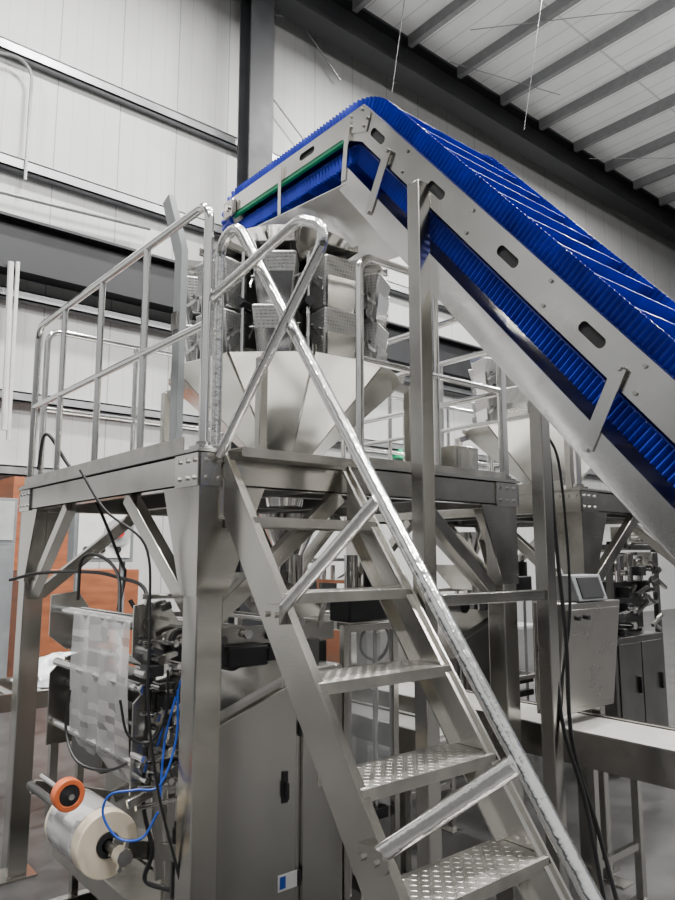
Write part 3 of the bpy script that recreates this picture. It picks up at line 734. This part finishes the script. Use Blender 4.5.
def make_reel():
    root = thing('film_reel', 'cream roll of packaging film on the spindle at the lower left', 'reel', (-.16, .75, .67))
    MB().ring((-.16, .40, .798), (0,1,0), .05, .132, .40, 48).build('film_roll', CREAM, root, bevel=.004)
    MB().ring((-.16,.395,.798), (0,1,0), .028, .05, .41, 32).build('cardboard_core', BLACK, root)
    MB().ring((-.16,.47,.798), (0,1,0), .1325, .1335, .30, 48).build('printed_band', PRINT, root)
    return root
reel = make_reel()
cc = at(70, 796, y=.42)
t = thing('clamp_ring', 'orange rimmed black clamp wheel above the film reel', 'wheel', cc-V((0,0,.07)))
MB().ring(cc, (0,1,0), .042, .064, .05, 36).build('orange_rim', ORANGE, t, bevel=.004)
MB().ring(cc+V((0,.005,0)), (0,1,0), .012, .042, .035, 36).build('hub', BLACK, t)
MB().cyl(cc+V((0,-.02,0)), cc+V((0,.35,0)), .012).build('shaft', BRIGHT, t)
dup(pack, 3.65, 'farther packing machine with black head units under the second platform', 1.6, ('film_web', 'shaft_end', 'mounting_bracket', 'roller', 'tie_rod', 'carriage_plate', 'sensor_block', 'rod_holder', 'inner_cover', 'drive_cover', 'hand_wheel', 'wheel_shaft', 'gear_wheel', 'rear_upright'))
dup(weigh, 2.9, 'farther multihead weigher on the second platform behind the blue conveyor')
def ctrl():
    x0, x1, y0, y1 = 2.27, 2.89, -.22, -.025
    r = thing('control_cabinet', 'stainless control box with small tilted touchscreen, right of the hanging black cables', 'cabinet', (2.9, -.12, 0))
    MB().prism([(y0+.05,1.07),(y1,1.07),(y1,1.72),(y0-.03,1.72)], 'x', x0, x1).build('body', MSTEEL, r, bevel=.008)
    MB().box(2.845, 2.90, -.10, -.03, .012, 1.07).build('pedestal', STEELV, r, bevel=.004)
    MB().box(2.84, 2.96, -.2, -.03, 0, .012).build('foot_plate', STEEL, r)
    MB().hexa([(x0+.03,y0+.038,1.11),(x1-.03,y0+.038,1.11),(x1-.03,y0+.048,1.11),(x0+.03,y0+.048,1.11)], [(x0+.03,y0-.036,1.68),(x1-.03,y0-.036,1.68),(x1-.03,y0-.026,1.68),(x0+.03,y0-.026,1.68)]).build('door', MSTEEL, r, bevel=.003)
    for x in (x0+.12, x0+.22): MB().cyl((x, y0-.025, 1.63), (x, y0-.05, 1.63), .014, n=12).build('push_button', BLACK, r)
    s = MB().prism([(y0-.04,1.725),(y0+.12,1.725),(y0+.12,1.88),(y0+.01,1.88)], 'x', x0+.14, x0+.46).build('screen_housing', GREY, r, bevel=.006)
    MB().hexa([(x0+.18,y0-.042,1.745),(x0+.42,y0-.042,1.745),(x0+.42,y0-.028,1.745),(x0+.18,y0-.028,1.745)], [(x0+.18,y0-.002,1.864),(x0+.42,y0-.002,1.864),(x0+.42,y0+.012,1.864),(x0+.18,y0+.012,1.864)]).build('screen', BLACK, s)
ctrl()
def takeaway(x0, x1, y0, y1, zt, dep, legs, name, label):
    r = thing(name, label, 'conveyor', ((x0+x1)/2, (y0+y1)/2, 0))
    MB().box(x0+.03, x1-.03, y0, y1, zt-.015, zt).build('belt', BELTW, r, bevel=.005)
    for x in (x0, x1):
        mb = MB(); mb.box(x-.004, x+.004, y0-.02, y1+.02, zt-dep, zt+.012); s = 1 if x == x0 else -1
        mb.box(min(x, x+s*.03), max(x, x+s*.03), y0-.02, y1+.02, zt-dep, zt-dep+.006); mb.box(min(x, x+s*.025), max(x, x+s*.025), y0-.02, y1+.02, zt+.006, zt+.012)
        mb.build('side_frame', STEEL, r)
    for y in legs:
        for x in (x0+.03, x1-.03):
            l = MB().box(x-.022, x+.022, y-.022, y+.022, .012, zt-dep).build('leg', STEELV, r)
            MB().box(x-.06, x+.05, y-.06, y+.06, 0, .012).build('foot_plate', STEEL, l)
        MB().box(x0+.052, x1-.052, y-.015, y+.015, .3, .34).build('crossbar', STEELV, r)
    for y in (y0, y1): MB().cyl((x0+.01,y,zt-.055), (x1-.01,y,zt-.055), .045).build('end_roller', DSTEEL, r)
takeaway(2.28, 2.80, -1.6, 3.3, 1.0, .17, (-1.4, -.35, 1.1, 2.4), 'discharge_conveyor', 'long deep stainless conveyor with light belt running to the right edge')
takeaway(1.66, 1.98, .25, 2.9, .98, .12, (.5, 1.6, 2.7), 'bag_conveyor', 'narrow stainless conveyor seen behind the stair treads, beside the near packing machine')
# ------------------------------------------------------------------ background clutter
def crate(px0, px1, pyt, y, dep, label, battens=True, name='plywood_crate', m=WOOD, cat='crate'):
    a = at(px0, 600, y=y).x; b = at(px1, 600, y=y).x; z = at((px0+px1)/2, pyt, y=y).z
    r = thing(name, label, cat, ((a+b)/2, y+dep/2, 0))
    MB().box(a, b, y, y+dep, 0.05, z).build('body', m, r, bevel=.005)
    if battens:
        for x in (a, b-.1): MB().box(x, x+.1, y-.02, y-.001, 0.05, z).build('batten', m, r)
    MB().box(a+.05, b-.05, y+.02, y+dep-.02, 0, .05).build('skid', m, r)
    return r
crate(6, 74, 478, 8.9, .9, 'tall red brown plywood crate standing against the wall at far left')
crate(30, 138, 570, 7.4, 1.0, 'lower wide red brown plywood crate behind the packing machine', False)
def panel(px0, px1, py0, py1, y, name, label, cat, m, extra=None, dep=.2, down=False):
    a = at(px0, (py0+py1)/2, y=y); b = at(px1, (py0+py1)/2, y=y); z1 = at((px0+px1)/2, py0, y=y).z; z0 = 0 if down else at((px0+px1)/2, py1, y=y).z
    r = thing(name, label, cat, ((a.x+b.x)/2, y+dep/2, 0 if extra else z0))
    MB().box(a.x, b.x, y, y+dep, z0, z1).build('body', GREY if extra else m, r, bevel=.006)
    MB().box(a.x+.05, b.x-.05, y-.012, y, z0+.05, z1-.05).build('cover', m, r, bevel=.003)
    if extra: extra(r, a.x, b.x, z0, z1, y)
    return r, z1
def buttons(r, x0, x1, z0, z1, y):
    c = V(((x0*.3+x1*.7), y-.012, (z0+z1)/2))
    MB().cyl(c, c+V((0,-.03,0)), .17, n=28).build('round_dial', LGREY, r)
    MB().cyl(c+V((0,-.03,0)), c+V((0,-.09,0)), .06, n=20).build('emergency_button', RED, r)
    for k in range(3): MB().cyl((x0+.15+k*.2, y-.012, z0+.15), (x0+.15+k*.2, y-.03, z0+.15), .04, n=12).build('push_button', BLACK, r)
    for x in (x0+.1, x1-.1): MB().box(x-.03, x+.03, y+.06, y+.12, 0, z0).build('leg', GREY, r)
panel(74, 134, 503, 562, 6.0, 'operator_station', 'white control box with round dial and red button standing behind the platform braces', 'control box', WHITE, buttons)
_, ztop = panel(-16, 12, 543, 642, 7.5, 'electrical_cabinet', 'taller grey electrical cabinet below the box at the far left edge', 'cabinet', GREY, down=True)
a = at(-12, 520, y=7.5).x; b = at(17, 520, y=7.5).x; zt2 = at(5, 498, y=7.5).z
r = thing('electrical_box', 'grey electrical box on the far left edge above the cabinet', 'electrical box', ((a+b)/2, 7.6, ztop))
MB().box(a, b, 7.5, 7.7, ztop, zt2).build('body', GREY, r, bevel=.006); MB().box(a+.04, b-.04, 7.488, 7.5, ztop+.04, zt2-.04).build('lid', LGREY, r)
def roller_table():
    r = thing('roller_table', 'low grey roller table at the left behind the film reel', 'table', (.3, 4.0, 0))
    for y in (3.3, 4.1): MB().box(-1.2, 1.5, y-.02, y+.02, .82, .95).build('side_rail', STEEL, r)
    for k in range(13):
        x = -1.1+k*.2; MB().cyl((x, 3.325, .91), (x, 4.075, .91), .035, n=12).build('roller', SATIN, r)
    for x in (-1.1, .6, 1.4):
        for y in (3.3, 4.1): MB().box(x-.03, x+.03, y-.03, y+.03, 0, .82).build('leg', STEELV, r)
roller_table()
c = V((.75, 3.7, .945)); n = 14
vs = []; fs = []
for i in range(9):
    for j in range(n):
        th = math.pi/2*(i/8); ph = 2*math.pi*j/n; rr = .28*(1+.18*random.uniform(-1, 1))
        vs.append(c+V((rr*1.3*math.cos(ph)*math.cos(th), rr*math.sin(ph)*math.cos(th), .2*math.sin(th)*(1+.2*random.random()))))
for i in range(8):
    for j in range(n): fs.append((i*n+j, i*n+(j+1) % n, (i+1)*n+(j+1) % n, (i+1)*n+j))
fs.append(tuple(range(n))[::-1])
tag(MB().add(vs, fs).build('plastic_bag', PLAST), 'crumpled clear plastic bag lying on the roller table', 'bag')
def backmachine(px, y, w, h, name, label, m, dense=0, body=STEEL, doors=1):
    a = at(px, 600, y=y).x
    r = thing(name, label, 'machine', (a+w/2, y+.4, 0))
    MB().box(a, a+w, y, y+.8, .15, h*.6).build('cabinet', body, r, bevel=.01)
    for x in (a+.03, a+w-.03):
        for yy in (y+.03, y+.77): MB().box(x-.025, x+.025, yy-.025, yy+.025, h*.6, h).build('upright', m, r)
    MB().box(a, a+w, y, y+.8, h, h+.05).build('top_frame', m, r)
    MB().box(a+w*.2, a+w*.8, y+.1, y+.6, h*.6, h*.85).build('head_unit', BLACK, r, bevel=.01)
    dw = (w-.1)/doors
    for k in range(doors):
        dd = MB().box(a+.06+k*dw, a+.04+(k+1)*dw, y-.012, y, .3, h*.57).build('door', body if body is DSTEEL else STEELV, r, bevel=.003)
        MB().box(a+.02+(k+1)*dw-.06, a+.02+(k+1)*dw-.04, y-.04, y-.012, .7, .85).build('door_handle', BLACK, dd)
    for k in range(3): MB().cyl((a+w*(.25+.2*k), y+.05, h*.85), (a+w*(.25+.2*k), y+.05, h*.97), .04, n=12).build('air_cylinder', BRIGHT, r)
    MB().bar((a+.05, y+.02, h*.7), (a+w-.05, y+.02, h*.75), .03, .03).build('guide_bar', BRIGHT, r)
    for x in (a+.06, a+w-.06):
        for yy in (y+.06, y+.74): MB().cyl((x,yy,0), (x,yy,.15), .03, n=10).build('foot', DSTEEL, r)
    rnd = random.Random(3)
    for k in range(dense):
        x = a+rnd.uniform(.05, w-.1); z = rnd.uniform(h*.62, h*1.12); q = y-rnd.uniform(0.0, .08)
        s = rnd.uniform(.02, .06); t_ = rnd.uniform(.02, .07)
        if k % 3 == 0: MB().cyl((x, q, z), (x, q+.2, z), s*.6, n=14).build('roller_end', BRIGHT, r)
        elif k % 3 == 1: MB().box(x-s, x+s, q, q+.2, z-t_, z+t_).build('drive_block', BLACK if k % 2 else STEEL, r, bevel=.008)
        else: MB().bar((x-s*2, q, z), (x+s*2, q, z+rnd.uniform(-.12,.12)), .03, .03).build('linkage_arm', m if k % 2 else STEEL, r)
backmachine(305, 6.2, .9, 1.9, 'sealing_machine', 'small machine with black head behind the stairs near the wall', DSTEEL, 6)
backmachine(352, 5.0, 1.1, 1.6, 'sealing_machine', 'steel machine beyond the stairs to the right of the black headed one', STEEL, 6)
backmachine(612, .95, .95, 2.05, 'sealing_machine', 'dark dense bagging machine at the right edge beyond the touchscreen box', DSTEEL, 44, DSTEEL, 2)
def bin_():
    p = at(478, 629, y=5.2); z = p.z
    r = thing('plastic_bin', 'light blue plastic bin standing on the grey table beyond the crossbar', 'bin', (p.x+.2, 5.4, p.z))
    MB().hexa([(p.x,5.2,z),(p.x+.3,5.2,z),(p.x+.3,5.6,z),(p.x,5.6,z)], [(p.x-.03,5.17,z+.22),(p.x+.33,5.17,z+.22),(p.x+.33,5.63,z+.22),(p.x-.03,5.63,z+.22)]).build('tub', LBLUE, r, bevel=.01)
    MB().box(p.x-.045, p.x+.345, 5.155, 5.645, z+.2, z+.235).build('rim', LBLUE, r, bevel=.005)
    t = thing('work_table', 'grey work table near the wall carrying the light blue bin', 'table', (p.x, 5.5, 0))
    MB().box(p.x-.5, p.x+1.6, 5.0, 5.9, z-.05, z).build('tabletop', LGREY, t, bevel=.005)
    for x in (p.x-.4, p.x+1.5):
        for y in (5.08, 5.82): MB().box(x-.03, x+.03, y-.03, y+.03, 0, z-.05).build('leg', GREY, t)
bin_()
# ------------------------------------------------------------------ cables and hoses
def cable(pts, r, label, name='cable', m=CABLE, cat='cable', group=None):
    c = [V(p) for p in pts]; out = []
    c2 = [c[0]*2-c[1]]+c+[c[-1]*2-c[-2]]
    for i in range(1, len(c2)-2):
        a, b, d, e = c2[i-1:i+3]
        for k in range(8):
            t = k/8
            out.append(.5*((2*b)+(-a+d)*t+(2*a-5*b+4*d-e)*t*t+(-a+3*b-3*d+e)*t**3))
    out.append(c[-1])
    return tag(MB().tube(out, r, 8).build(name, m), label, cat, group)
cable([at(541,425,D=3.9), at(548,520,D=3.85), at(552,610,D=3.8), at(562,720,D=3.75), at(585,800,D=3.7), at(605,905,D=3.6)], .010, 'black cable hanging farthest left beside the right support post')
cable([at(548,440,D=3.92), at(556,540,D=3.9), at(566,640,D=3.85), at(572,740,D=3.8), at(598,830,D=3.75), at(618,905,D=3.65)], .011, 'black cable hanging farthest right down to the floor')
cable([at(545,430,D=4.0), at(560,470,D=4.0), at(570,600,D=3.95), at(560,690,D=3.9), at(548,750,D=3.9), at(560,830,D=3.9), at(590,905,D=3.8)], .008, 'thin black cable bulging out between the two thicker hanging ones')
cable([at(80,470,D=3.3), at(105,510,D=3.25), at(145,545,D=3.2), at(150,610,D=3.15), at(148,700,D=3.1), at(158,790,D=3.1), at(180,880,D=3.1)], .006, 'black cable hanging from the deck edge past the near leg')
cable([at(10,580,D=4.6), at(40,573,D=4.4), at(90,572,D=4), at(120,578,D=3.8), at(145,590,D=3.6), at(150,640,D=3.4)], .010, 'black cable running level from the left leg to the machine')
cable([at(130,600,D=3.3), at(150,640,D=3.3), at(148,720,D=3.3), at(143,800,D=3.3), at(152,850,D=3.3), at(145,880,D=3.3), at(170,890,D=3.3)], .010, 'black cable dropping behind the near leg to the floor')
cable([at(75,480,D=4.3), at(95,500,D=4.2), at(120,560,D=4.1), at(125,575,D=4), at(118,610,D=3.9)], .009, 'black cable looping under the left deck beam')
cable([at(78,600,D=3.9), at(82,560,D=3.9), at(100,556,D=3.8), at(118,575,D=3.7), at(120,620,D=3.5)], .009, 'black hose arching above the film rollers', 'hose', CABLE, 'hose')
cable([at(70,690,D=3.6), at(66,730,D=3.6), at(78,762,D=3.5), at(110,770,D=3.4), at(140,755,D=3.3)], .007, 'black hose sagging under the printed film', 'hose', CABLE, 'hose')
cable([at(120,700,D=3.2), at(128,735,D=3.2), at(150,742,D=3.2), at(166,715,D=3.2), at(168,670,D=3.2)], .006, 'thin black hose looping beside the near leg', 'hose', CABLE, 'hose')
cable([at(178,690,D=3.15), at(176,740,D=3.15), at(160,785,D=3.12), at(135,790,D=3.1), at(110,795,D=3.1), at(103,815,D=3.1), at(118,838,D=3.1), at(142,838,D=3.1), at(158,812,D=3.1)], .005, 'bright blue air hose looping above the film reel', 'air_hose', HOSE, 'hose')
cable([at(195,640,D=3.3), at(178,690,D=3.3), at(165,740,D=3.25), at(160,800,D=3.2)], .005, 'thin blue air hose hanging straight behind the near leg', 'air_hose', HOSE, 'hose')
cable([(.05,1.75,ZP+.02), (.15,1.6,ZP+.06), (.25,1.8,ZP+.03), (.2,2.1,ZP+.12), (.06,2.2,ZP+.35), (.05,2.3,ZP+.12)], .012, 'black cable heaped on the deck at the left guardrail corner')
cp = at(375, 642, D=4.6); pts = []
for k in range(40):
    t = k*.5; pts.append(cp+RT*(.09*math.cos(t)*(1+.1*math.sin(k)))+V((0,0,.11*math.sin(t)))+FH*(.002*k))
cable(pts, .008, 'coiled black cable hanging beyond the stair treads', 'cable_coil')
# ------------------------------------------------------------------ camera & light
cam = bpy.data.cameras.new('camera'); co = bpy.data.objects.new('camera', cam); COL.objects.link(co)
co.location = CAM
fwd = FH*math.cos(PITCH)+V((0,0,math.sin(PITCH)))
co.rotation_euler = fwd.to_track_quat('-Z', 'Y').to_euler()
cam.sensor_fit = 'VERTICAL'; cam.sensor_height = 36; cam.lens = 36*FPX/900; cam.clip_end = 200
bpy.context.scene.camera = co
w = bpy.data.worlds.new('world'); bpy.context.scene.world = w; w.use_nodes = True
nt = w.node_tree; bgn = nt.nodes['Background']
tc = nt.nodes.new('ShaderNodeTexCoord'); sp = nt.nodes.new('ShaderNodeSeparateXYZ'); nt.links.new(tc.outputs['Generated'], sp.inputs[0])
cr = nt.nodes.new('ShaderNodeValToRGB'); e = cr.color_ramp.elements
e[0].position = 0; e[0].color = (.05,.05,.05,1); e[1].position = .5; e[1].color = (1.1,1.1,1.09,1)
x = e.new(.07); x.color = (.12,.12,.125,1); x = e.new(.22); x.color = (.68,.69,.70,1)
nt.links.new(sp.outputs[2], cr.inputs[0]); nt.links.new(cr.outputs[0], bgn.inputs[0]); bgn.inputs[1].default_value = .66
def area(loc, size, power, sy=None, rot=(0,0,0), name='high_bay'):
    l = bpy.data.lights.new(name, 'AREA'); l.energy = power; l.shape = 'RECTANGLE'; l.size = size; l.size_y = sy or size; l.color = (1,.98,.945)
    o = bpy.data.objects.new(name, l); COL.objects.link(o); o.location = loc; o.rotation_euler = rot
for x in (-4, 3, 10, 18):
    for y in (-6, 0, 6): area((x, y, ZC-1.2), 1.2, 1300, .6)
for x in (2, 10, 18):
    for y in (-7, -1): area((x, y, ZC-4.5), 2.0, 450, 1.2, (math.pi, 0, 0), 'ceiling_fill')  # added fill lights aimed upward to brighten the ceiling, no fixtures there
